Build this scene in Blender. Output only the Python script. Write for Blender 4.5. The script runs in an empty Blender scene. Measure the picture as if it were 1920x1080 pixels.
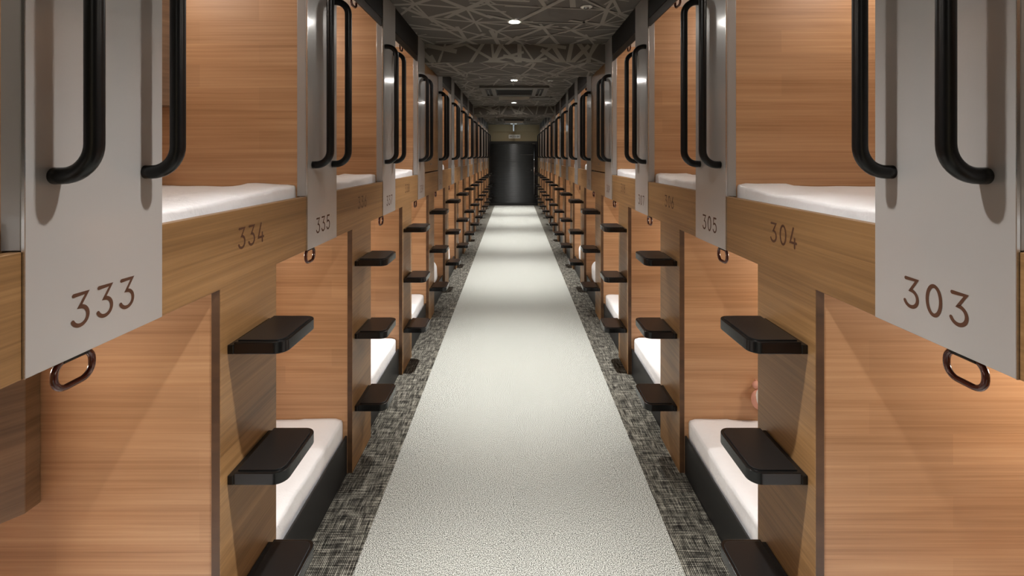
import bpy, bmesh, math, random
from mathutils import Vector, noise
R = math.radians
scene = bpy.context.scene
C = scene.collection

# ------------------------------------------------------------------ camera, world, exposure
EYE = 1.576
cam_data = bpy.data.cameras.new('camera')
cam = bpy.data.objects.new('camera', cam_data); C.objects.link(cam)
cam.location = (0, 0, EYE); cam.rotation_euler = (R(90), 0, 0)
cam_data.sensor_width = 36.0; cam_data.lens = 36.0 * 900 / 1920
cam_data.shift_x = -3 / 1920; cam_data.shift_y = -247 / 1920
cam_data.clip_start = 0.02; cam_data.clip_end = 100
scene.camera = cam

world = bpy.data.worlds.new('world'); scene.world = world; world.use_nodes = True
world.node_tree.nodes['Background'].inputs[0].default_value = (0.9, 0.95, 1, 1)
world.node_tree.nodes['Background'].inputs[1].default_value = 0.02
scene.view_settings.view_transform = 'Standard'
scene.view_settings.look = 'None'
scene.view_settings.exposure = 0.0
scene.view_settings.gamma = 1.0

# ------------------------------------------------------------------ measures (metres)
WL, WR = 0.80, 0.823              # distance of the left / right bunk fronts from the camera line
U = 0.72
P = 1.4895 * U                    # one bunk unit along the corridor
Y0 = 1.087 * U                    # near edge of the silver panel of unit 0
PW = 0.425 * U                    # silver panel width
PIL0, PIL1 = 0.731 * U, 1.161 * U # oak pillar
ZB, ZT = 1.212, 1.420             # oak rail bottom / top
ZC = 2.584                        # ceiling
ZD = 2.418                        # ceiling downstand underside
ZH = 2.368                        # header underside
ZPC = 2.488                       # upper pod ceiling
DEPTH = 2.0
YEND = 21.3 * U
NK = 14
DOWN = 1.26
LAMP_Y = [-1.75, 1.02, 3.586, 6.343, 9.0, 11.66, 14.0]
CORR_W, CORR_N = 205.0, 440.0        # corridor downlight power: wide spill and narrow beam
POD_UP_W, POD_LOW_W = 7.2, 15.5

# ------------------------------------------------------------------ materials
def srgb(r, g, b):
    f = lambda c: (c/255)/12.92 if c/255 <= 0.04045 else ((c/255+0.055)/1.055)**2.4
    return (f(r), f(g), f(b), 1)

def new_mat(name, col, rough=0.5, metal=0.0, coat=0.0, coat_rough=0.05, spec=0.5):
    m = bpy.data.materials.new(name); m.use_nodes = True
    b = m.node_tree.nodes['Principled BSDF']
    b.inputs['Base Color'].default_value = col
    b.inputs['Roughness'].default_value = rough
    b.inputs['Metallic'].default_value = metal
    b.inputs['Coat Weight'].default_value = coat
    b.inputs['Coat Roughness'].default_value = coat_rough
    b.inputs['Specular IOR Level'].default_value = spec
    return m

class NT:
    def __init__(s, m):
        s.t = m.node_tree; s.n = s.t.nodes; s.bsdf = s.n['Principled BSDF']
    def add(s, typ, **kw):
        nd = s.n.new(typ)
        for k, v in kw.items(): setattr(nd, k, v)
        return nd
    def link(s, a, b): s.t.links.new(a, b)
    def math(s, op, a, b=None, clamp=False):
        nd = s.add('ShaderNodeMath', operation=op); nd.use_clamp = clamp
        for i, v in enumerate((a, b)):
            if v is None: continue
            if isinstance(v, (int, float)): nd.inputs[i].default_value = v
            else: s.link(v, nd.inputs[i])
        return nd.outputs[0]
    def coords(s, scale, rand=True):
        tc = s.add('ShaderNodeTexCoord'); out = tc.outputs['Object']
        if rand:
            oi = s.add('ShaderNodeObjectInfo')
            mu = s.add('ShaderNodeVectorMath', operation='SCALE'); mu.inputs[0].default_value = (7.3, 11.9, 5.1)
            s.link(oi.outputs['Random'], mu.inputs['Scale'])
            ad = s.add('ShaderNodeVectorMath', operation='ADD')
            s.link(out, ad.inputs[0]); s.link(mu.outputs[0], ad.inputs[1]); out = ad.outputs[0]
        mp = s.add('ShaderNodeMapping'); mp.inputs['Scale'].default_value = scale
        s.link(out, mp.inputs['Vector'])
        return mp.outputs[0]
    def noise(s, vec, scale=1.0, detail=4, rough=0.55, dist=0.0):
        nd = s.add('ShaderNodeTexNoise'); nd.inputs['Scale'].default_value = scale
        nd.inputs['Detail'].default_value = detail; nd.inputs['Roughness'].default_value = rough
        nd.inputs['Distortion'].default_value = dist
        s.link(vec, nd.inputs['Vector']); return nd.outputs['Fac']
    def ramp(s, fac, stops):
        nd = s.add('ShaderNodeValToRGB'); el = nd.color_ramp.elements
        el[0].position, el[0].color = stops[0]
        el[1].position, el[1].color = stops[1]
        for p, c in stops[2:]:
            e = el.new(p); e.color = c
        s.link(fac, nd.inputs[0]); return nd.outputs[0]
    def mix(s, fac, a, b, mode='MIX'):
        nd = s.add('ShaderNodeMix', data_type='RGBA', blend_type=mode)
        for i, v in ((0, fac), (6, a), (7, b)):
            if isinstance(v, (int, float, tuple)): nd.inputs[i].default_value = v
            else: s.link(v, nd.inputs[i])
        return nd.outputs[2]
    def bump(s, h, strength=0.1, dist=0.002):
        nd = s.add('ShaderNodeBump'); nd.inputs['Strength'].default_value = strength
        nd.inputs['Distance'].default_value = dist
        s.link(h, nd.inputs['Height']); s.link(nd.outputs[0], s.bsdf.inputs['Normal'])

def wood(name, dark, mid, light, axis, rough=0.45, fine=90, coat=0.0, band=9.0, stave=0.0, contrast=1.0):
    """laminate with the grain running along axis 'x' or 'y'"""
    m = new_mat(name, mid, rough, coat=coat, coat_rough=0.25)
    t = NT(m)
    a = (1.5, 4, fine) if axis == 'x' else (4, 1.3, fine)
    f = t.noise(t.coords(a), 1.0, 5, 0.6, 0.6)
    b = (0.5, 1.0, band) if axis == 'x' else (1.0, 0.5, band)
    g = t.noise(t.coords(b), 1.0, 2, 0.5, 1.0)
    c = (1.2, 3, fine * 3.2) if axis == 'x' else (3, 1.2, fine * 3.2)
    h = t.noise(t.coords(c), 1.0, 3, 0.6, 0.2)
    s = t.math('ADD', t.math('MULTIPLY', f, (0.42 if contrast > 0.9 else 0.46) * contrast), t.math('MULTIPLY', g, 0.40 if contrast > 0.9 else 0.34))
    s = t.math('ADD', s, t.math('MULTIPLY', h, 0.18 * contrast))
    s = t.math('ADD', s, 0.30 * (1 - contrast) + (0.0 if contrast > 0.9 else 0.03))
    col = t.ramp(s, [(0.34, dark), (0.64, light), (0.49, mid)])
    if stave:
        br = t.add('ShaderNodeTexBrick'); br.offset = 0.37; br.squash = 1.0
        mp = t.coords((1, 1, 1))
        sx = t.add('ShaderNodeSeparateXYZ'); t.link(mp, sx.inputs[0])
        cb = t.add('ShaderNodeCombineXYZ'); t.link(sx.outputs[0], cb.inputs[0]); t.link(sx.outputs[2], cb.inputs[1])
        t.link(cb.outputs[0], br.inputs['Vector'])
        br.inputs['Color1'].default_value = (0.5-stave, 0.5-stave, 0.5-stave, 1)
        br.inputs['Color2'].default_value = (0.5+stave, 0.5+stave, 0.5+stave, 1)
        br.inputs['Mortar'].default_value = (0.5, 0.5, 0.5, 1)
        br.inputs['Scale'].default_value = 1.0; br.inputs['Mortar Size'].default_value = 0.0
        br.inputs['Brick Width'].default_value = 0.62; br.inputs['Row Height'].default_value = 0.085
        col = t.mix(0.55, col, br.outputs['Color'], 'OVERLAY')
    t.link(col, t.bsdf.inputs['Base Color'])
    t.bump(h, 0.08, 0.0006)
    return m

M = {}
M['oak'] = wood('oak_laminate', srgb(101, 72, 41), srgb(128, 95, 59), srgb(150, 114, 74), 'y', 0.42, 75, band=5, contrast=1.0)
M['oak_edge'] = wood('dark_oak_edging', srgb(60, 40, 25), srgb(80, 55, 35), srgb(98, 70, 46), 'x', 0.5, 8)
M['walnut'] = wood('walnut_stave_laminate', srgb(144, 101, 66), srgb(180, 136, 97), srgb(204, 161, 121), 'x', 0.45, 105, band=9, stave=0.06, contrast=0.75)
M['cabinet'] = wood('brown_cabinet_laminate', srgb(100, 74, 50), srgb(124, 94, 66), srgb(142, 110, 80), 'x', 0.45, 60)
M['silver'] = new_mat('grey_lacquered_metal', srgb(163, 160, 157), 0.36, 0.2, coat=0.8, coat_rough=0.11)
M['silver_edge'] = new_mat('polished_metal_edge', srgb(200, 200, 198), 0.22, 0.9)
M['black'] = new_mat('black_satin_plastic', srgb(9, 9, 9), 0.25, 0, coat=0.0, spec=0.4)
M['pad'] = new_mat('black_tread_pad', srgb(17, 16, 16), 0.33, spec=0.4)
M['handle'] = new_mat('black_powder_coat', srgb(7, 7, 8), 0.32, 0.0, spec=0.35)
M['board'] = new_mat('black_base_board', srgb(24, 24, 24), 0.42)
M['header'] = new_mat('black_header', srgb(13, 12, 11), 0.6, spec=0.3)
M['header_lip'] = new_mat('dark_brown_blind_case', srgb(46, 36, 27), 0.4)
M['podwhite'] = new_mat('white_pod_ceiling', srgb(225, 218, 212), 0.6)
M['platform'] = new_mat('brown_platform', srgb(70, 55, 42), 0.6)
M['ring'] = new_mat('brown_red_grip', srgb(74, 24, 12), 0.22, coat=0.5)
M['ink'] = new_mat('brown_lettering', srgb(72, 42, 25), 0.5)
M['white'] = new_mat('white_plastic', srgb(235, 235, 228), 0.4)
M['dark'] = new_mat('dark_recess', srgb(14, 14, 14), 0.6)
M['aircon'] = new_mat('grey_cassette_plastic', srgb(92, 90, 84), 0.45)
M['aircon_lip'] = new_mat('painted_lit_cassette_vane', srgb(190, 188, 178), 0.4)  # paler than the other vanes: the light it catches is put into the colour
M['wall'] = new_mat('beige_wall_paint', srgb(142, 128, 98), 0.7)
M['shell'] = new_mat('dark_outer_wall', srgb(90, 84, 76), 0.8)
M['door'] = new_mat('black_blue_door_slat', srgb(1, 3, 7), 0.33, 0.0, coat=0.0, spec=0.65)
_t = NT(M['door']); _c = _t.add('ShaderNodeCombineXYZ'); _c.inputs[2].default_value = 1.0     # brushed: spreads reflections up and down
_t.bsdf.inputs['Anisotropic'].default_value = 0.95; _t.link(_c.outputs[0], _t.bsdf.inputs['Tangent'])
M['chrome'] = new_mat('brushed_steel', srgb(170, 172, 175), 0.25, 1.0)
M['sign_grey'] = new_mat('grey_sign_case', srgb(120, 120, 118), 0.5)

# bed linen
m = new_mat('white_cotton', srgb(232, 231, 232), 0.85); t = NT(m)
t.bump(t.noise(t.coords((6, 9, 6)), 1.0, 5, 0.6, 0.5), 0.5, 0.02); M['linen'] = m

# carpets
m = new_mat('speckled_grey_carpet', srgb(170, 170, 160), 0.95, spec=0.1); t = NT(m)
v = t.coords((1, 1, 1), False)
ck = t.add('ShaderNodeTexChecker'); ck.inputs['Scale'].default_value = 2.0; t.link(v, ck.inputs[0])
n1 = t.noise(t.coords((400, 240, 1), False), 1.0, 2, 0.7)
n2 = t.noise(t.coords((240, 400, 1), False), 1.0, 2, 0.7)
nm = t.mix(ck.outputs['Fac'], n1, n2)
col = t.ramp(nm, [(0.40, srgb(10, 10, 9)), (0.61, srgb(208, 209, 202)), (0.475, srgb(108, 108, 103))])
t.link(col, t.bsdf.inputs['Base Color']); M['carpet'] = m

m = new_mat('black_woven_border_carpet', srgb(60, 58, 54), 0.95, spec=0.1); t = NT(m)
a = t.noise(t.coords((420, 9, 1), False), 1.0, 2, 0.6)
b = t.noise(t.coords((9, 170, 1), False), 1.0, 2, 0.6)
c = t.noise(t.coords((40, 18, 1), False), 1.0, 3, 0.6)
sx = t.add('ShaderNodeSeparateXYZ'); t.link(t.coords((1, 1, 1), False), sx.inputs[0])
w = t.math('MULTIPLY', t.math('SINE', t.math('MULTIPLY', sx.outputs[0], 2*math.pi/0.0070)), 0.055)      # cords running along the corridor
s = t.math('ADD', t.math('MULTIPLY', a, 0.42), t.math('MULTIPLY', b, 0.36))
s = t.math('ADD', t.math('ADD', s, t.math('MULTIPLY', c, 0.22)), w)
col = t.ramp(s, [(0.44, srgb(24, 22, 20)), (0.63, srgb(160, 156, 144)), (0.51, srgb(64, 61, 56))])
t.link(col, t.bsdf.inputs['Base Color']); M['border'] = m

M['ceil'] = new_mat('dark_grey_wallpaper', srgb(86, 81, 75), 0.7)
M['strip'] = new_mat('pale_grey_wallpaper_bars', srgb(136, 131, 122), 0.6)

def emit(name, col, strength):
    m = bpy.data.materials.new(name); m.use_nodes = True
    n = m.node_tree.nodes; n.clear()
    e = n.new('ShaderNodeEmission'); o = n.new('ShaderNodeOutputMaterial')
    e.inputs[0].default_value = col; e.inputs[1].default_value = strength
    m.node_tree.links.new(e.outputs[0], o.inputs[0]); return m
M['lamp'] = emit('lit_lamp_lens', (1.0, 0.96, 0.90, 1), 420)
M['podlamp'] = emit('lit_reading_lens', (1.0, 0.86, 0.72, 1), 6)
M['signlit'] = emit('lit_sign_face', (0.75, 0.9, 1.0, 1), 4)

# ------------------------------------------------------------------ mesh helpers
def bm_new(): return bmesh.new()

def box(bm, x0, x1, y0, y1, z0, z1, mi=0):
    if x0 > x1: x0, x1 = x1, x0
    if y0 > y1: y0, y1 = y1, y0
    vs = [bm.verts.new((x, y, z)) for x in (x0, x1) for y in (y0, y1) for z in (z0, z1)]
    q = [(0,1,3,2), (4,6,7,5), (0,4,5,1), (2,3,7,6), (0,2,6,4), (1,5,7,3)]
    fs = [bm.faces.new([vs[i] for i in f]) for f in q]
    for f in fs: f.material_index = mi
    return fs

def prism(bm, pts, z0, z1, mi=0):
    """vertical prism over the xy outline pts"""
    a = [bm.verts.new((p[0], p[1], z0)) for p in pts]
    b = [bm.verts.new((p[0], p[1], z1)) for p in pts]
    n = len(pts); fs = [bm.faces.new(a), bm.faces.new(b)]
    for i in range(n):
        fs.append(bm.faces.new((a[i], a[(i+1) % n], b[(i+1) % n], b[i])))
    for f in fs: f.material_index = mi
    return fs

def tube(bm, pts, r, seg=14, closed=False, mi=0, squash=1.0):
    pts = [Vector(p) for p in pts]; n = len(pts); rings = []
    up = None
    for i, p in enumerate(pts):
        if closed: d = (pts[(i+1) % n] - pts[i-1]).normalized()
        else: d = (pts[min(i+1, n-1)] - pts[max(i-1, 0)]).normalized()
        if up is None:
            up = Vector((0, 1, 0)) if abs(d.y) < 0.9 else Vector((0, 0, 1))
            up = (up - d * up.dot(d)).normalized()
        else:
            up = (up - d * up.dot(d)).normalized()
        sd = d.cross(up)
        rings.append([bm.verts.new(p + up * math.cos(a) * r + sd * math.sin(a) * r * squash)
                      for a in [2*math.pi*k/seg for k in range(seg)]])
    m = n if closed else n - 1
    for i in range(m):
        A, B = rings[i], rings[(i+1) % n]
        for k in range(seg):
            f = bm.faces.new((A[k], A[(k+1) % seg], B[(k+1) % seg], B[k])); f.smooth = True; f.material_index = mi
    if not closed:
        bm.faces.new(rings[0]).material_index = mi; bm.faces.new(rings[-1]).material_index = mi

def disc_prism(bm, cx, cy, r, z0, z1, seg=24, mi=0):
    return prism(bm, [(cx + r*math.cos(2*math.pi*k/seg), cy + r*math.sin(2*math.pi*k/seg)) for k in range(seg)], z0, z1, mi)

def lathe(bm, cx, cy, prof, seg=28, mi=0):
    """prof = [(r, z), ...] turned about the vertical through cx, cy"""
    rings = [[bm.verts.new((cx + max(r, 1e-4)*math.cos(2*math.pi*k/seg), cy + max(r, 1e-4)*math.sin(2*math.pi*k/seg), z)) for k in range(seg)] for r, z in prof]
    for a, b in zip(rings, rings[1:]):
        for k in range(seg):
            f = bm.faces.new((a[k], a[(k+1) % seg], b[(k+1) % seg], b[k])); f.smooth = True; f.material_index = mi

def to_mesh(bm, name, mats, bevel=0.0, segs=2, recalc=True):
    if recalc: bmesh.ops.recalc_face_normals(bm, faces=bm.faces)
    if bevel:
        es = [e for e in bm.edges if len(e.link_faces) == 2 and e.calc_face_angle(0) > 0.6]
        bmesh.ops.bevel(bm, geom=es, offset=bevel, segments=segs, affect='EDGES', profile=0.5)
    me = bpy.data.meshes.new(name); bm.to_mesh(me); bm.free()
    if not isinstance(mats, (list, tuple)): mats = [mats]
    for mm in mats: me.materials.append(M[mm])
    return me

def smooth(me, deg=38):
    for p in me.polygons: p.use_smooth = True
    me.set_sharp_from_angle(angle=R(deg))
    return me

def link(name, me, parent=None, loc=(0, 0, 0)):
    o = bpy.data.objects.new(name, me); C.objects.link(o)
    o.location = loc; o.parent = parent
    return o

def tag(o, label=None, cat=None, group=None, kind=None):
    if label: o['label'] = label
    if cat: o['category'] = cat
    if group: o['group'] = group
    if kind: o['kind'] = kind
    return o

def struct(name, bm, mats, label=None, bevel=0.0):
    o = link(name, to_mesh(bm, name, mats, bevel))
    o['kind'] = 'structure'
    if label: o['label'] = label
    return o

CACHE = {}
def cached(key, maker):
    if key not in CACHE: CACHE[key] = maker()
    return CACHE[key]

# ------------------------------------------------------------------ numerals (round-ended strokes)
def arc(cx, cy, rx, ry, a0, a1, n=14):
    return [(cx + rx*math.cos(R(a0 + (a1-a0)*i/n)), cy + ry*math.sin(R(a0 + (a1-a0)*i/n))) for i in range(n+1)]
GW = 0.47            # centre-line width, height 0.89, pen 0.11
GLY = {
 '0': [('c', arc(.235, .445, .235, .445, 90, 450, 36)[:-1])],
 '3': [('o', [(0.02, .89), (.45, .89), (.20, .53)] + arc(.215, .265, .255, .265, 80, -155, 24))],
 '4': [('o', [(.25, .89), (.0, .22), (.49, .22)]), ('o', [(.36, .42), (.36, 0)])],
 '5': [('o', [(.43, .89), (.08, .89), (.04, .49)] + arc(.215, .275, .255, .275, 118, -150, 24))],
 '6': [('c', arc(.235, .26, .235, .26, 0, 360, 28)[:-1]), ('o', [(.36, .89), (.18, .60), (.02, .34)])],
 '7': [('o', [(.0, .89), (.45, .89), (.14, 0)])],
 '8': [('c', arc(.235, .245, .235, .245, 0, 360, 28)[:-1]), ('c', arc(.235, .68, .195, .21, 0, 360, 26)[:-1])],
 '9': [('c', arc(.235, .63, .235, .26, 0, 360, 28)[:-1]), ('o', [(.45, .55), (.29, .29), (.11, 0)])],
 '1': [('o', [(.05, .72), (.27, .89), (.27, 0)])],
 '2': [('o', arc(.225, .65, .225, .24, 165, -35, 20) + [(.0, 0), (.47, 0)])],
}
def stroke(bm, pts, w, closed, put):
    """flat ribbon along pts with mitred corners and round ends; put(u, v) gives the 3-D point"""
    n = len(pts); h = w / 2
    P2 = [Vector(p) for p in pts]; L, Rr = [], []
    for i in range(n):
        a = P2[i-1] if (i > 0 or closed) else None
        b = P2[(i+1) % n] if (i < n-1 or closed) else None
        d0 = (P2[i] - a).normalized() if a is not None else (b - P2[i]).normalized()
        d1 = (b - P2[i]).normalized() if b is not None else d0
        n0 = Vector((-d0.y, d0.x)); n1 = Vector((-d1.y, d1.x))
        mt = n0 + n1
        mt = mt.normalized() if mt.length > 1e-6 else n0
        k = min(1 / max(mt.dot(n0), 0.35), 1.6)
        L.append(P2[i] + mt * h * k); Rr.append(P2[i] - mt * h * k)
    vl = [bm.verts.new(put(*p)) for p in L]; vr = [bm.verts.new(put(*p)) for p in Rr]
    for i in range(n if closed else n-1):
        j = (i+1) % n
        bm.faces.new((vl[i], vl[j], vr[j], vr[i]))
    if not closed:
        for e, (q, o) in ((0, (P2[0], P2[0]-P2[1])), (-1, (P2[-1], P2[-1]-P2[-2]))):
            a0 = math.atan2(o.y, o.x)
            ring = [bm.verts.new(put(q.x + h*math.cos(a0 + s), q.y + h*math.sin(a0 + s))) for s in [R(x) for x in range(-90, 91, 20)]]
            bm.faces.new(ring)

def number_mesh(txt, s, yc, zbase, xo, height=0.0638):
    """s = -1 left wall, +1 right wall; local coords, on the face at outward distance xo (negative = towards corridor)"""
    bm = bm_new(); sc = height / 1.0; adv = 0.83; w = 0.115
    total = adv * (len(txt)-1) + 0.585
    for i, ch in enumerate(txt):
        for j, (kind, pts) in enumerate(GLY[ch]):
            def put(u, v, i=i, j=j):
                uu = (u + 0.0575 + adv*i - total/2) * sc; vv = (v + 0.0575) * sc
                y = yc + (uu if s < 0 else -uu)
                return (s * (xo - 0.0002*j), y, zbase + vv)
            stroke(bm, pts, w, kind == 'c', put)
    for f in bm.faces:
        if (f.normal.x if f.normal.length else 0) * s > 0: f.normal_flip()
    me = bpy.data.meshes.new('room_number'); bm.to_mesh(me); bm.free(); me.materials.append(M['ink'])
    return me

# ------------------------------------------------------------------ parts of one bunk unit (local: outward = s * x)
def mk_front(s):
    bm = bm_new(); T = 0.025
    # rail and pillar outline in (y, z), one T-shaped board
    y0, y1 = PW + 0.001, P - 0.001
    pts = [(y0, ZB), (PIL0, ZB), (PIL0, 0.004), (PIL1, 0.004), (PIL1, ZB), (y1, ZB), (y1, ZT), (y0, ZT)]
    a = [bm.verts.new((0, y, z)) for y, z in pts]; b = [bm.verts.new((s*T, y, z)) for y, z in pts]
    n = len(pts)
    bm.faces.new(a); bm.faces.new(b)
    for i in range(n):
        f = bm.faces.new((a[i], a[(i+1) % n], b[(i+1) % n], b[i])); f.material_index = 0 if i == 6 else 1  # top face takes the lighter oak, painting in the highlight along the rail
    # the return strip under the silver panel, part of the same rail
    box(bm, s*0.008, s*T, 0.0, PW, ZB + 0.004, ZT, 1)
    return to_mesh(bm, 'oak_front', ['oak', 'oak_edge'], 0.0012, 1)

def mk_silver(s):
    bm = bm_new()
    box(bm, -s*0.0035, s*0.004, 0, PW, ZB, ZC - 0.002)
    box(bm, s*0.004, s*0.037, 0, 0.004, ZT + 0.001, ZC - 0.002)
    box(bm, s*0.004, s*0.037, PW - 0.004, PW, ZT + 0.001, ZC - 0.002)
    box(bm, s*0.033, s*0.037, 0.004, PW - 0.004, ZT + 0.001, ZC - 0.002)
    return to_mesh(bm, 'silver_panel', 'silver', 0.0012, 2)

def mk_trim_edge(s):
    bm = bm_new(); box(bm, -s*0.0042, s*0.001, -0.0018, 0.0, ZB, ZC - 0.003)
    return to_mesh(bm, 'edge_strip', 'silver_edge')

def mk_handle(s):
    z0, z1, out, rb, r = 1.542, 2.256, 0.073, 0.056, 0.0148
    p = [(-s*0.0035, 0, z0), (-s*(out-rb), 0, z0)]
    for i in range(1, 11):
        a = R(90*i/10); p.append((-s*(out - rb + rb*math.sin(a)), 0, z0 + rb - rb*math.cos(a)))
    p.append((-s*out, 0, (z0+z1)/2))
    for i in range(0, 10):
        a = R(90*i/10); p.append((-s*(out - rb + rb*math.cos(a)), 0, z1 - rb + rb*math.sin(a)))
    p += [(-s*(out-rb), 0, z1), (-s*0.0035, 0, z1)]
    bm = bm_new(); tube(bm, p, r, 20)
    return to_mesh(bm, 'handle', 'handle')

def rounded_tread(x0, x1, y0, y1, r, s, n=8):
    """outline with the two corridor-side corners rounded; x given as outward distance"""
    pts = [(x0, y0)]
    for i in range(n+1):
        a = R(90*i/n); pts.append((x1 + r - r*math.sin(a), y0 + r - r*math.cos(a)))
    for i in range(n+1):
        a = R(90*i/n); pts.append((x1 + r - r*math.cos(a), y1 - r + r*math.sin(a)))
    pts.append((x0, y1))
    return [(s*x, y) for x, y in pts]

SY0, SY1 = 0.558, 0.784
def mk_step(s):
    bm = bm_new()
    prism(bm, rounded_tread(-0.018, -0.160, 0, SY1-SY0, 0.036, s), 0, 0.034)
    prism(bm, [(0, 0.0), (-s*0.018, 0.0), (-s*0.018, SY1-SY0), (0, SY1-SY0)], 0, 0.026)
    return smooth(to_mesh(bm, 'step', 'black', 0.0022, 2), 18)
def mk_pad(s):
    bm = bm_new()
    prism(bm, rounded_tread(-0.024, -0.150, 0.011, SY1-SY0-0.011, 0.028, s), 0.0335, 0.0372)
    return smooth(to_mesh(bm, 'tread_pad', 'pad', 0.0012, 2), 18)

def mk_up_part(s):
    bm = bm_new(); box(bm, s*0.0375, s*DEPTH, P + 0.003, P + 0.027, 1.40, ZPC)
    return to_mesh(bm, 'upper_partition', 'walnut')
def mk_low_part(s):
    bm = bm_new(); box(bm, s*0.0255, s*DEPTH, PIL0 + 0.002, PIL0 + 0.026, 0.0, 1.236)
    return to_mesh(bm, 'lower_partition', 'walnut')
def mk_back(s):
    bm = bm_new(); box(bm, s*DEPTH, s*(DEPTH+0.02), 0.0, P, 0.0, ZC - 0.004)
    return to_mesh(bm, 'back_panel', 'walnut')
def mk_podceil(s):
    bm = bm_new(); box(bm, s*0.038, s*DEPTH, 0.03, P + 0.002, ZPC, ZPC + 0.015)
    return to_mesh(bm, 'pod_ceiling', 'podwhite')
def mk_platform(s):
    bm = bm_new(); box(bm, s*0.0255, s*DEPTH, 0.0, P, 1.238, 1.345)
    box(bm, s*0.0255, s*0.034, 0.0, P, 1.345, 1.412)
    return to_mesh(bm, 'bed_platform', 'platform')
def mk_lowplat(s):
    bm = bm_new(); box(bm, s*0.045, s*DEPTH, PIL0 - P + 0.028, PIL0 + 0.001, 0.0, 0.115)
    return to_mesh(bm, 'lower_platform', 'platform')
def mk_board(s):
    bm = bm_new(); box(bm, s*0.026, s*0.036, PIL0 - P + 0.028, PIL0 + 0.001, 0.0, 0.190)
    return to_mesh(bm, 'base_board', 'board', 0.002, 1)
def mk_header(s):
    bm = bm_new(); box(bm, s*0.001, s*0.03, PW + 0.001, P - 0.001, ZH + 0.050, ZC - 0.002)
    return to_mesh(bm, 'header', 'header', 0.001, 1)
def mk_blind_up(s):
    bm = bm_new(); box(bm, s*0.004, s*0.012, PW + 0.002, P - 0.002, ZH, ZH + 0.049)
    box(bm, s*0.035, s*0.070, PW + 0.004, P - 0.004, ZH + 0.075, ZPC - 0.002)
    return to_mesh(bm, 'roller_blind', 'header_lip', 0.001, 1)
def mk_blind_low(s):
    bm = bm_new(); box(bm, s*0.027, s*0.075, PIL1 - P + 0.003, PIL0 - 0.003, ZB + 0.002, ZB + 0.024)
    return to_mesh(bm, 'roller_blind', 'header_lip', 0.001, 1)
def mk_ring(s):
    bm = bm_new(); w, h, r = 0.040, 0.027, 0.024
    pts = []
    for cx, cz, a0 in ((w-r, h-r, 0), (-(w-r), h-r, 90), (-(w-r), -(h-r), 180), (w-r, -(h-r), 270)):
        for i in range(7):
            a = R(a0 + 90*i/6); pts.append((0, cx + r*math.cos(a), cz + r*math.sin(a)))
    tube(bm, pts, 0.0062, 10, True)
    return to_mesh(bm, 'pull_ring', 'ring')
def mk_ringbar(s):
    bm = bm_new(); box(bm, -0.007, 0.007, -0.028, 0.028, 0.020, 0.036)
    return to_mesh(bm, 'ring_clip', 'black', 0.002, 1)
def mk_cabinet(s, z0, z1, far):
    """shelf cabinet hung on a partition; far = protrudes towards the camera from the far partition"""
    bm = bm_new(); g = -1 if far else 1
    pts = [(0.49, 0), (0.49, 0.0425), (0.64, 0.24), (DEPTH - 0.002, 0.24), (DEPTH - 0.002, 0)]
    prism(bm, [(s*x, g*y) for x, y in pts], z0, z1)
    return to_mesh(bm, 'hanging_cabinet', 'cabinet', 0.0015, 1)
def mk_closed(s):
    bm = bm_new(); box(bm, s*0.0, s*0.02, PW + 0.002, P - 0.002, ZT + 0.012, ZD - 0.003)
    return to_mesh(bm, 'closed_panel', 'oak', 0.001, 1)
def mk_knob(s):
    bm = bm_new(); tube(bm, [(0, 0, 0), (-s*0.006, 0, 0)], 0.007, 12)
    return to_mesh(bm, 'knob', 'chrome')
def mk_podlamp(s):
    bm = bm_new(); box(bm, -0.05, 0.05, -0.12, 0.12, -0.012, 0, 0)
    box(bm, -0.035, 0.035, -0.105, 0.105, -0.0135, -0.0118, 1)
    return to_mesh(bm, 'interior_lamp', ['white', 'podlamp'])

pod_light = {}
def area_light(name, loc, energy, sx, sy, col, parent=None):
    key = (energy, sx, sy)
    if key not in pod_light:
        L = bpy.data.lights.new(name, 'AREA'); L.shape = 'RECTANGLE'; L.size = sx; L.size_y = sy
        L.energy = energy; L.color = col; pod_light[key] = L
    o = bpy.data.objects.new(name, pod_light[key]); C.objects.link(o); o.location = loc; o.parent = parent
    return o

def point_light(name, loc, energy, col, parent):
    key = ('p', energy)
    if key not in pod_light:
        L = bpy.data.lights.new(name, 'POINT'); L.shadow_soft_size = 0.05; L.energy = energy; L.color = col; pod_light[key] = L
    o = bpy.data.objects.new(name, pod_light[key]); C.objects.link(o); o.location = loc; o.parent = parent
    return o

ORD = ['nearest', 'second', 'third', 'fourth', 'fifth', 'sixth', 'seventh', 'eighth', 'ninth', 'tenth', 'eleventh', 'twelfth', 'thirteenth', 'farthest']
CLOSED = (3, 8)

def numbers(s, k):
    base = 333 if s < 0 else 303
    if k < 0: return None, None
    low = base + 2*k - sum(1 for c in CLOSED if c < k)
    up = None if k in CLOSED else low + 1
    return low, up

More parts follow.
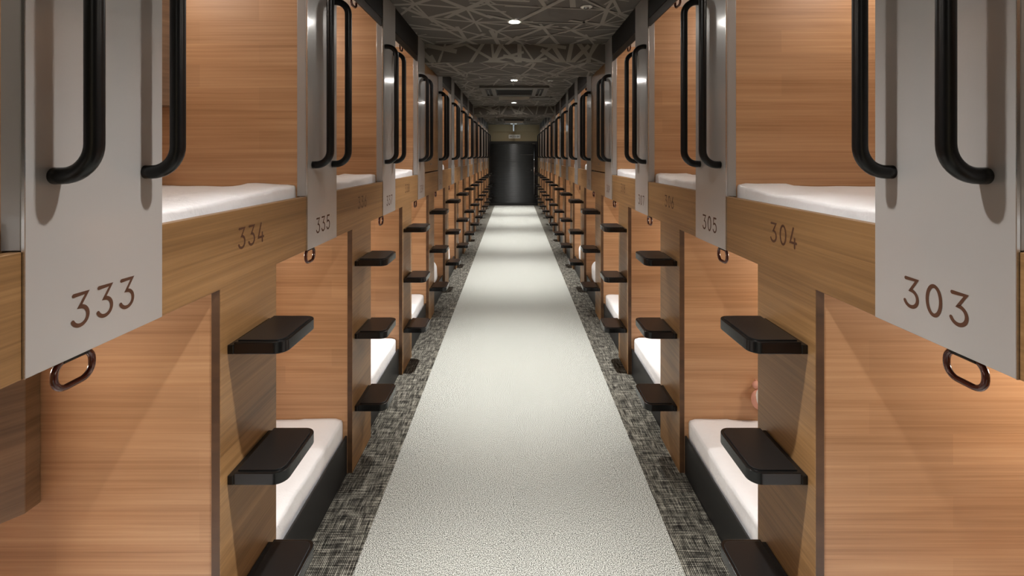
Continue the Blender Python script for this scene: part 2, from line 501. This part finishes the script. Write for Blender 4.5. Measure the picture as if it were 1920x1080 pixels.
def unit(s, k):
    side = 'left' if s < 0 else 'right'
    X = (WL if s < 0 else WR) * s
    y = Y0 + k * P
    root = link('capsule_bunk', None, None, (X, y, 0))
    low, up = numbers(s, k)
    if k < 0: lab = f'two-storey oak and grey capsule bunk cut off at the {side} edge of the photo'
    elif k < 4 and up: lab = f'two-storey oak and grey capsule bunk numbered {low} and {up}, {side} side'
    elif k == 3: lab = f'two-storey capsule bunk numbered {low} with a closed oak panel upstairs, {side} side'
    elif k == 8: lab = f'far {side} capsule bunk closed by a panel under the second ceiling beam'
    elif k == 13: lab = f'farthest capsule bunk of the {side} row, beside the black end door'
    else: lab = f'{ORD[k]} capsule bunk from the camera in the {side} row, oak with grey panel'
    tag(root, lab, 'capsule bunk', f'capsule bunks in the {side} row')
    closed = k in CLOSED
    g = lambda key, fn, *a: cached((key, s) + a, lambda: fn(s, *a))
    link('oak_front', g('front', mk_front), root)
    if k >= 0:
        sp = link('silver_panel', g('silver', mk_silver), root)
        link('edge_strip', g('edge', mk_trim_edge), sp)
        for yy in (0.050, 0.257): link('handle', g('handle', mk_handle), sp, (0, yy, 0))
        link('room_number', number_mesh(str(low), s, PW/2, EYE - 0.392*0.8, -0.0040), sp)
    if up:
        link('room_number', number_mesh(str(up), s, (PW + P)/2 - 0.006, EYE - 0.341*0.8, -0.0005), root)
    for zz in (1.0224, 0.6568, 0.2928):
        st = link('step', g('step', mk_step), root, (0, SY0, zz))
        link('tread_pad', g('pad', mk_pad), st)
    link('lower_partition', g('lowpart', mk_low_part), root)
    link('upper_partition', g('uppart', mk_up_part), root)
    link('back_panel', g('back', mk_back), root)
    link('bed_platform', g('plat', mk_platform), root)
    link('lower_platform', g('lowplat', mk_lowplat), root)
    link('base_board', g('board', mk_board), root)
    link('pod_ceiling', g('podceil', mk_podceil), root)
    bl = link('roller_blind', g('blindlow', mk_blind_low), root)
    rg = link('pull_ring', g('ring', mk_ring), bl, (s*0.048, 0.143, 1.166))
    link('ring_clip', g('ringbar', mk_ringbar), bl, (s*0.048, 0.143, 1.166))
    if closed:
        cp = link('closed_panel', g('closed', mk_closed), root)
        link('knob', g('knob', mk_knob), cp, (0, PW + 0.32, 1.50))
    else:
        link('header', g('header', mk_header), root)
        bu = link('roller_blind', g('blindup', mk_blind_up), root)
        link('pull_ring', g('ring', mk_ring), bu, (s*0.048, 0.69, 2.398))
        link('ring_clip', g('ringbar', mk_ringbar), bu, (s*0.048, 0.69, 2.398))
    far = s < 0
    if far:
        link('hanging_cabinet', g('cab', mk_cabinet, 0.632, 1.236, True), root, (0, PIL0 + 0.001, 0))
        if not closed: link('hanging_cabinet', g('cab', mk_cabinet, 1.766, ZPC - 0.002, True), root, (0, P + 0.002, 0))
    else:
        link('hanging_cabinet', g('cab', mk_cabinet, 0.632, 1.236, False), root, (0, PIL0 - P + 0.028, 0))
        if not closed: link('hanging_cabinet', g('cab', mk_cabinet, 1.766, ZPC - 0.002, False), root, (0, 0.029, 0))
    # interior lamps: a slim fitting on the pod ceiling, real light just below it
    if not closed:
        yl = (PW + P) / 2
        link('interior_lamp', g('podlamp', mk_podlamp), root, (s*0.62, yl, ZPC - 0.0005))
        point_light('interior_light', (s*0.62, yl, ZPC - 0.075), POD_UP_W, (1.0, 0.90, 0.80), root)
    link('interior_lamp', g('podlamp', mk_podlamp), root, (s*0.80, 0.143, 1.2375))
    point_light('interior_light', (s*0.80, 0.143, 1.16), POD_LOW_W, (1.0, 0.88, 0.76), root)
    return root

# ------------------------------------------------------------------ bedding
def soft_block(name, lx, ly, lz, r, nx, ny, nz, amp, seed, sag=0.0, ends=1):
    """rounded cushion-like block, centre of its base at the origin"""
    bm = bm_new()
    bmesh.ops.create_cube(bm, size=2.0)
    bmesh.ops.subdivide_edges(bm, edges=bm.edges[:], cuts=nx, use_grid_fill=True)
    off = Vector((seed*3.1, seed*1.7, 0))
    for v in bm.verts:
        p = v.co
        q = Vector((p.x*lx/2, p.y*ly/2, (p.z+1)*lz/2))
        ry = r * ends
        c = Vector((max(min(q.x, lx/2-r), -lx/2+r), max(min(q.y, ly/2-ry), -ly/2+ry) if ends else q.y, max(min(q.z, lz-r), r)))
        d = q - c
        if d.length > 1e-6: q = c + d.normalized() * min(r, max(abs(d.x), abs(d.y), abs(d.z)))
        n1 = noise.noise(q*3.2 + off); n2 = noise.noise(q*9.0 + off); n3 = noise.noise(Vector((q.x*4, q.y*22, q.z*8)) + off)
        k = (q.z / lz)
        nz_ = amp * (n1 + 0.45*n2 + 0.25*n3)
        q.z += nz_ * k - sag * k * (1 - (2*q.y/ly)**2) + ((0.5*sag + 1.3*amp*noise.noise(Vector((q.y*5.5, seed, 0)))) * k if q.x < -lx/2 + 0.2 or q.x > lx/2 - 0.2 else 0)
        q.x += amp*0.8*noise.noise(q*5.0 + off*2); q.y += amp*0.5*noise.noise(q*6.0 - off)*ends
        v.co = q
    for f in bm.faces: f.smooth = True
    me = bpy.data.meshes.new(name); bm.to_mesh(me); bm.free(); me.materials.append(M['linen'])
    return me

def mattress(s, k, upper):
    X = (WL if s < 0 else WR) * s; y = Y0 + k*P
    side = 'left' if s < 0 else 'right'
    low, up = numbers(s, k)
    if upper:
        me = cached(('mu', k % 2), lambda: soft_block('mattress', 1.93, 1.040, 0.116, 0.016, 60, 0, 0, 0.009, 3 + k % 2, 0.018, 0))
        loc = (X + s*(0.0425 + 0.965), y + 0.5545, 1.3455)
        lab = f'white sheeted mattress in the upper capsule above rail number {up}' if k >= 0 else f'white mattress corner in the cut-off upper capsule at the {side} edge'
    else:
        me = cached(('ml', k % 2), lambda: soft_block('mattress', 1.93, 1.040, 0.154, 0.024, 60, 0, 0, 0.008, 8 + k % 2, 0.006, 0))
        loc = (X + s*(0.046 + 0.965), y + (PIL0 - P + 0.028 + PIL0)/2, 0.1155)
        lab = f'white sheeted mattress in the lower capsule below panel number {low}'
    o = link('mattress', me, None, loc)
    tag(o, lab, 'mattress', 'white mattresses in the capsules')

def folded(s, k, upper):
    X = (WL if s < 0 else WR) * s; y = Y0 + k*P
    side = 'left' if s < 0 else 'right'
    if upper:
        me = cached(('fu',), lambda: soft_block('folded_bedding', 0.60, 0.42, 0.150, 0.045, 20, 0, 0, 0.02, 21))
        loc = (X + s*(0.070 + 0.30), y + 0.72, 1.3455)
    else:
        me = cached(('fl',), lambda: soft_block('folded_bedding', 0.55, 0.34, 0.25, 0.08, 20, 0, 0, 0.02, 25))
        loc = (X + s*(0.072 + 0.275), y + 0.315, 0.1155)
    o = link('folded_bedding', me, None, loc)
    lv = 'upper' if upper else 'lower'
    tag(o, f'white folded bedding in the {lv} capsule of the {ORD[k]} bunk from camera, {side} row', 'bedding', 'folded bedding in the far capsules')

for s in (-1, 1):
    for k in range(-1, NK): unit(s, k)
    for k in range(-1, 3): mattress(s, k, True)
    for k in range(0, 4): mattress(s, k, False)
    for k in range(4, 8): folded(s, k, True)
    for k in range(4, 8): folded(s, k, False)

# small pink and white thing just inside capsule 305, by the pillar
def soft_ball(bm, c, rx, ry, rz, mi=0):
    r = bmesh.ops.create_uvsphere(bm, u_segments=16, v_segments=10, radius=1.0)
    for v in r['verts']:
        v.co = Vector((c[0] + v.co.x*rx, c[1] + v.co.y*ry, c[2] + v.co.z*rz))
    for v in r['verts']:
        for f in v.link_faces: f.smooth = True; f.material_index = mi
M['pink'] = new_mat('soft_pink', srgb(214, 158, 138), 0.7)
yp = Y0 + P + PIL0 - 0.03
bm = bm_new()
soft_ball(bm, (1.206, yp, 0.386), 0.042, 0.026, 0.052, 0)
soft_ball(bm, (1.208, yp - 0.014, 0.400), 0.030, 0.022, 0.046, 1)
soft_ball(bm, (1.187, yp, 0.456), 0.017, 0.016, 0.018, 0)
tube(bm, [(1.20, yp, 0.43), (1.20, yp, 0.462), (1.20, Y0 + P + PIL0 + 0.002, 0.466)], 0.004, 8)
o = link('hanging_pouch', to_mesh(bm, 'hanging_pouch', ['pink', 'white']))
tag(o, 'small pink and white object showing beside the oak pillar inside capsule 305', 'pouch')

# ------------------------------------------------------------------ floor and carpets
bm = bm_new(); box(bm, -WL - 2.1, WR + 2.1, -2.3, YEND + 0.2, -0.1, -0.0005)
struct('floor', bm, 'shell', 'dark floor slab under the carpet')
root = link('carpet', None, None, (0, 0, 0))
tag(root, 'long grey speckled corridor carpet with woven black borders', 'carpet')
bm = bm_new(); box(bm, -0.604, 0.644, -2.2, YEND - 0.01, -0.0004, 0.004)
link('carpet_field', to_mesh(bm, 'carpet_field', 'carpet'), root)
for a, b in ((-WL - 0.0245, -0.6045), (0.6445, WR + 0.0245)):
    bm = bm_new(); box(bm, a, b, -2.2, YEND - 0.01, -0.0004, 0.0036)
    link('carpet_border', to_mesh(bm, 'carpet_border', 'border'), root)

# ------------------------------------------------------------------ ceiling with the crossing-bar wallpaper
def clip_rect(poly, W, H):
    def cut(poly, inside, inter):
        out = []
        for i in range(len(poly)):
            a, b = poly[i-1], poly[i]
            if inside(b):
                if not inside(a): out.append(inter(a, b))
                out.append(b)
            elif inside(a): out.append(inter(a, b))
        return out
    for ax, lim, sg in ((0, 0, 1), (0, W, -1), (1, 0, 1), (1, H, -1)):
        if not poly: return []
        ins = lambda p: (p[ax] - lim) * sg >= 0
        def it(a, b):
            t = (lim - a[ax]) / (b[ax] - a[ax])
            return (a[0] + (b[0]-a[0])*t, a[1] + (b[1]-a[1])*t)
        poly = cut(poly, ins, it)
    return poly

def bars(bm, org, ud, vd, nd, W, H, seed, step=0.30):
    """crossing bars of a triangle-like network: jittered points joined to their neighbours, the bars overshooting"""
    rnd = random.Random(seed); org, ud, vd, nd = map(Vector, (org, ud, vd, nd))
    nu, nv = int(W/step) + 3, int(H/(step*0.9)) + 3
    pt = {(i, j): Vector(((i - 1 + 0.5*(j % 2) + rnd.uniform(-0.42, 0.42))*step, (j - 1 + rnd.uniform(-0.42, 0.42))*step*0.9))
          for i in range(nu) for j in range(nv)}
    n = 0
    for (i, j), p in pt.items():
        for di, dj in ((1, 0), (0, 1), (-1 if j % 2 == 0 else 1, 1)):
            q = pt.get((i + di, j + dj))
            if q is None or rnd.random() < 0.14: continue
            d = (q - p)
            if d.length < 0.08: continue
            d.normalize(); nrm = Vector((-d.y, d.x)); w = rnd.choice([0.016, 0.022, 0.030, 0.038])
            e0, e1 = rnd.choice([0.0, 0.02, 0.12, 0.28]), rnd.choice([0.0, 0.02, 0.12, 0.28])
            a, b = p - d*e0, q + d*e1
            poly = clip_rect([tuple(a - nrm*w/2), tuple(b - nrm*w/2), tuple(b + nrm*w/2), tuple(a + nrm*w/2)], W, H)
            if len(poly) < 3: continue
            n += 1; h = 0.0004 + 0.00012 * (n % 41)
            vs = [bm.verts.new(org + ud*t[0] + vd*t[1] + nd*h) for t in poly]
            f = bm.faces.new(vs); f.material_index = 1; f.normal_update()
            if f.normal.dot(nd) < 0: f.normal_flip()

BE = [(Y0 + 3*P + PW + 0.004, Y0 + 4*P - 0.004), (Y0 + 8*P + PW + 0.004, Y0 + 9*P - 0.004)]
CW = WL + WR
bm = bm_new(); box(bm, -WL - 2.1, WR + 2.1, -2.3, YEND + 0.2, ZC, ZC + 0.1)
yy = -0.5; sd = 1
for a, b in ((-0.5, BE[0][0]), (BE[0][1], BE[1][0]), (BE[1][1], YEND)):
    bars(bm, (-WL, a, ZC), (1, 0, 0), (0, 1, 0), (0, 0, -1), CW, b - a, sd); sd += 1
me = to_mesh(bm, 'ceiling', ['ceil', 'strip'], recalc=False)
o = link('ceiling', me); tag(o, 'dark ceiling papered with pale crossing bars', kind='structure')
for n, (a, b) in enumerate(BE):
    bm = bm_new(); box(bm, -WL + 0.0005, WR - 0.0005, a, b, ZD, ZC - 0.0005)
    bars(bm, (-WL + 0.001, a, ZD), (1, 0, 0), (0, 1, 0), (0, 0, -1), CW - 0.002, b - a, 11 + n)
    bars(bm, (-WL + 0.001, a, ZD), (1, 0, 0), (0, 0, 1), (0, -1, 0), CW - 0.002, ZC - ZD, 21 + n, 0.22)
    me = to_mesh(bm, f'trim_{n+1}', ['ceil', 'strip'], recalc=False)
    o = link(f'trim_{n+1}', me)
    tag(o, ['nearer', 'farther'][n] + ' ceiling downstand beam papered with pale bars', kind='structure')

# ------------------------------------------------------------------ outer walls and the end wall
bm = bm_new(); box(bm, -WL - 2.12, -WL - 2.03, -2.3, YEND, 0, ZC); struct('wall_left', bm, 'shell')
bm = bm_new(); box(bm, WR + 2.03, WR + 2.12, -2.3, YEND, 0, ZC); struct('wall_right', bm, 'shell')
bm = bm_new(); box(bm, -WL - 2.1, WR + 2.1, -2.3, -2.22, 0, ZC); struct('wall_near', bm, 'wall')
bm = bm_new(); box(bm, -WL - 2.1, WR + 2.1, YEND, YEND + 0.1, 2.055, ZC)
box(bm, -WL, WR, YEND - 0.05, YEND, 2.365, ZC - 0.001)
box(bm, -WL - 2.1, -WL + 0.02, YEND, YEND + 0.1, 0, 2.055)
box(bm, WR - 0.05, WR + 2.1, YEND, YEND + 0.1, 0, 2.055)
struct('wall_end', bm, 'wall')
# door of black horizontal slats
door = link('door_1', None, None, (0, YEND, 0)); tag(door, 'black ribbed door closing the end of the corridor', kind='structure')
bm = bm_new()
dx0, dx1 = -WL + 0.03, WR - 0.06
z = 0.075; sl = 0.046
while z < 1.97:
    ring = []
    for i in range(7):
        a = i/6; ring.append((-0.0035*math.sin(math.pi*a), z + sl*a))
    A = [bm.verts.new((dx0, 0.03 + p[0], p[1])) for p in ring]; B = [bm.verts.new((dx1, 0.03 + p[0], p[1])) for p in ring]
    for i in range(6):
        f = bm.faces.new((A[i], B[i], B[i+1], A[i+1])); f.smooth = True
    z += sl
box(bm, dx0, dx1, 0.035, 0.06, 0.01, 2.02)
link('slat_panel', to_mesh(bm, 'slat_panel', 'door', recalc=False), door)
bm = bm_new(); box(bm, dx0 - 0.01, dx1 + 0.01, -0.015, 0.03, 1.985, 2.055); box(bm, dx0, dx1, -0.01, 0.05, 0.0, 0.072)
box(bm, dx0 - 0.012, dx0 + 0.02, -0.012, 0.05, 0.0, 1.99); box(bm, dx1 - 0.02, dx1 + 0.012, -0.012, 0.05, 0.0, 1.99)
link('door_frame', to_mesh(bm, 'door_frame', 'board', 0.002, 1), door)
bm = bm_new()
hx = 0.655
tube(bm, [(hx, -0.05, 0.36), (hx, -0.05, 1.97)], 0.009, 10)
tube(bm, [(hx, -0.05, 1.96), (hx, 0.03, 1.96)], 0.008, 8)
tube(bm, [(hx, -0.05, 0.40), (hx, 0.03, 0.40)], 0.008, 8)
box(bm, hx - 0.06, hx + 0.05, -0.055, 0.0, 1.972, 1.984)
link('pull_bar', to_mesh(bm, 'pull_bar', 'chrome'), door)
bm = bm_new(); box(bm, 0.22, hx - 0.02, 0.0, 0.026, 1.628, 1.634); box(bm, 0.56, 0.575, 0.0, 0.026, 1.11, 1.15)
link('rail', to_mesh(bm, 'rail', 'chrome'), door)

# wall sign above the door: a cream plate with a row of small dark characters
sg = link('wall_sign', None, None, (0.03, YEND - 0.001, 2.206)); tag(sg, 'small cream sign with dark characters above the black door', 'sign')
bm = bm_new(); box(bm, -0.185, 0.185, -0.015, 0, -0.058, 0.058); link('sign_plate', to_mesh(bm, 'sign_plate', 'white', 0.003, 1), sg)
bm = bm_new(); rnd = random.Random(4)
marks = ['O', 'H', 'E', 'Z', 'I', 'D', 'I', 'O', 'H', 'T']
def seg2(bm, x0, z0, x1, z1):
    box(bm, min(x0, x1) - 0.0042, max(x0, x1) + 0.0042, -0.0165, -0.0148, min(z0, z1) - 0.0045, max(z0, z1) + 0.0045)
for i, ch in enumerate(marks):
    x = -0.160 + i*0.0338; w, h = 0.020, 0.050; b = -0.025; r = x + w; tp = b + h; md = b + h/2
    S = {'O': [(x,b,x,tp),(r,b,r,tp),(x,b,r,b),(x,tp,r,tp)], 'H': [(x,b,x,tp),(r,b,r,tp),(x,md,r,md)],
         'E': [(x,b,x,tp),(x,b,r,b),(x,md,r,md),(x,tp,r,tp)], 'Z': [(x,tp,r,tp),(r,md,r,tp),(x,md,r,md),(x,b,x,md),(x,b,r,b)],
         'I': [(x+w/2,b,x+w/2,tp)], 'D': [(x,b,x,tp),(x,b,r,b),(x,tp,r,tp),(r,b+0.008,r,tp-0.008)], 'T': [(x,tp,r,tp),(x+w/2,b,x+w/2,tp)]}[ch]
    for q in S: seg2(bm, *q)
link('lettering', to_mesh(bm, 'lettering', 'dark'), sg)

# ------------------------------------------------------------------ ceiling fittings
def downlight(y, idx):
    root = link('ceiling_light', None, None, (0.006, y, ZC))
    names = ['behind the camera', 'just above the camera', 'largest in view, before the first beam', 'between the first beam and the air conditioner',
             'just beyond the nearer air conditioner', 'hidden past the second beam', 'nearest the end door']
    tag(root, 'small round recessed downlight ' + names[idx], 'ceiling light', 'downlights along the corridor ceiling')
    bm = bm_new(); lathe(bm, 0, 0, [(0.052, -0.0015), (0.052, -0.006), (0.046, -0.008), (0.040, -0.006), (0.036, -0.001)])
    link('trim_ring', to_mesh(bm, 'trim_ring', 'white'), root)
    bm = bm_new(); disc_prism(bm, 0, 0, 0.037, -0.0045, -0.002)
    link('lens', to_mesh(bm, 'lens', 'lamp'), root)
    L = bpy.data.lights.new('downlight_beam', 'SPOT'); L.energy = CORR_W; L.spot_size = R(103); L.spot_blend = 1.0
    L.shadow_soft_size = 0.03; L.color = (1.0, 0.99, 0.965)
    o = link('downlight_beam', L, root, (0, 0, -0.012))
    L = bpy.data.lights.new('downlight_core', 'SPOT'); L.energy = CORR_N; L.spot_size = R(62); L.spot_blend = 1.0
    L.shadow_soft_size = 0.03; L.color = (1.0, 0.995, 0.97)
    o = link('downlight_core', L, root, (0, 0, -0.012))
for i, y in enumerate(LAMP_Y): downlight(y, i)

def detector(x, y, lab):
    root = link('sprinkler_head', None, None, (x, y, ZC)); tag(root, lab, 'sprinkler', 'sprinkler heads right of the downlights')
    bm = bm_new(); lathe(bm, 0, 0, [(0.040, -0.002), (0.040, -0.005), (0.030, -0.009), (0.020, -0.010), (0.018, -0.004)])
    link('cover_ring', to_mesh(bm, 'cover_ring', 'white'), root)
    bm = bm_new(); lathe(bm, 0, 0, [(0.008, -0.003), (0.008, -0.011), (0.018, -0.012), (0.018, -0.0135), (0.001, -0.0135)], 16)
    link('deflector', to_mesh(bm, 'deflector', 'chrome'), root)
    return root
detector(0.49, 3.23, 'white round sprinkler head at top of the photo, right of the nearest downlight')
detector(0.49, 6.39, 'small white sprinkler head on the ceiling between the first beam and air conditioner')

def cassette(y0, lab):
    w = 1.0; root = link('ceiling_air_conditioner', None, None, (0.01, y0 + w/2, ZC)); tag(root, lab, 'air conditioner', 'ceiling cassette air conditioners')
    h = w/2
    bm = bm_new()
    # frame of four mitred bands round the openings
    box(bm, -h, h, -h, -h + 0.09, -0.035, -0.001); box(bm, -h, h, h - 0.09, h, -0.035, -0.001)
    box(bm, -h, -h + 0.07, -h + 0.09, h - 0.09, -0.035, -0.001); box(bm, h - 0.07, h, -h + 0.09, h - 0.09, -0.035, -0.001)
    box(bm, -h + 0.16, -0.275, -h + 0.09, h - 0.09, -0.033, -0.001); box(bm, 0.275, h - 0.16, -h + 0.09, h - 0.09, -0.033, -0.001)
    box(bm, -0.275, 0.275, -h + 0.14, -h + 0.19, -0.036, -0.001); box(bm, -0.275, 0.275, h - 0.19, h - 0.14, -0.036, -0.001)
    link('frame', to_mesh(bm, 'frame', 'aircon', 0.004, 2), root)
    bm = bm_new(); box(bm, -h + 0.05, h - 0.05, -h + 0.05, h - 0.05, -0.012, -0.002); link('recess', to_mesh(bm, 'recess', 'dark'), root)
    bm = bm_new()
    for i in range(22):
        yy = -h + 0.205 + i*0.028; box(bm, -0.26, 0.26, yy, yy + 0.012, -0.030, -0.020)
    link('intake_grille', to_mesh(bm, 'intake_grille', 'header'), root)
    for sx in (-1, 1):
        bm = bm_new(); xx = sx*(h - 0.115)
        box(bm, xx - 0.008, xx + 0.008, -h + 0.16, h - 0.16, -0.040, -0.014); link('vane', to_mesh(bm, 'vane', 'aircon', 0.002, 1), root)
    bm = bm_new(); box(bm, -0.25, 0.25, -h + 0.10, -h + 0.13, -0.032, -0.022); link('vane', to_mesh(bm, 'vane', 'aircon', 0.002, 1), root)
    bm = bm_new(); box(bm, -0.25, 0.25, h - 0.022, h - 0.012, -0.085, -0.030); o = link('vane', to_mesh(bm, 'vane', 'aircon_lip', 0.002, 1), root)
    o['label'] = 'open vane hanging at the far edge, coloured pale as if catching light'
cassette(9.51*U, 'grey ceiling cassette air conditioner before the farther ceiling beam')
cassette(17.17*U, 'grey ceiling cassette air conditioner beyond the farther ceiling beam')

bm = bm_new(); x0, x1, y0, y1 = 0.32, 0.66, 8.15, 8.62
box(bm, x0, x1, y0, y0 + 0.02, ZC - 0.012, ZC - 0.002); box(bm, x0, x1, y1 - 0.02, y1, ZC - 0.012, ZC - 0.002)
box(bm, x0, x0 + 0.02, y0, y1, ZC - 0.012, ZC - 0.002); box(bm, x1 - 0.02, x1, y0, y1, ZC - 0.012, ZC - 0.002)
box(bm, x0 + 0.02, x1 - 0.02, y0 + 0.02, y1 - 0.02, ZC - 0.006, ZC - 0.002)
o = link('access_hatch', to_mesh(bm, 'access_hatch', 'aircon')); tag(o, 'thin framed square hatch in the ceiling right of the air conditioner', 'hatch')

# emergency sign seen edge-on, hung lengthwise along the corridor
root = link('hanging_sign', None, None, (0.0, 20.55*U, ZC)); tag(root, 'lit ceiling-hung sign seen edge-on before the end wall', 'sign')
bm = bm_new(); box(bm, -0.10, 0.10, -0.16, 0.16, -0.012, -0.001); link('ceiling_plate', to_mesh(bm, 'ceiling_plate', 'white', 0.002, 1), root)
bm = bm_new(); box(bm, -0.012, 0.012, -0.2, 0.2, -0.235, -0.05); box(bm, -0.022, 0.022, -0.06, 0.06, -0.06, -0.012)
link('sign_case', to_mesh(bm, 'sign_case', 'sign_grey', 0.003, 1), root)
for sx in (-1, 1):
    bm = bm_new(); box(bm, sx*0.0122, sx*0.0135, -0.19, 0.19, -0.228, -0.05); link('lit_face', to_mesh(bm, 'lit_face', 'signlit'), root)
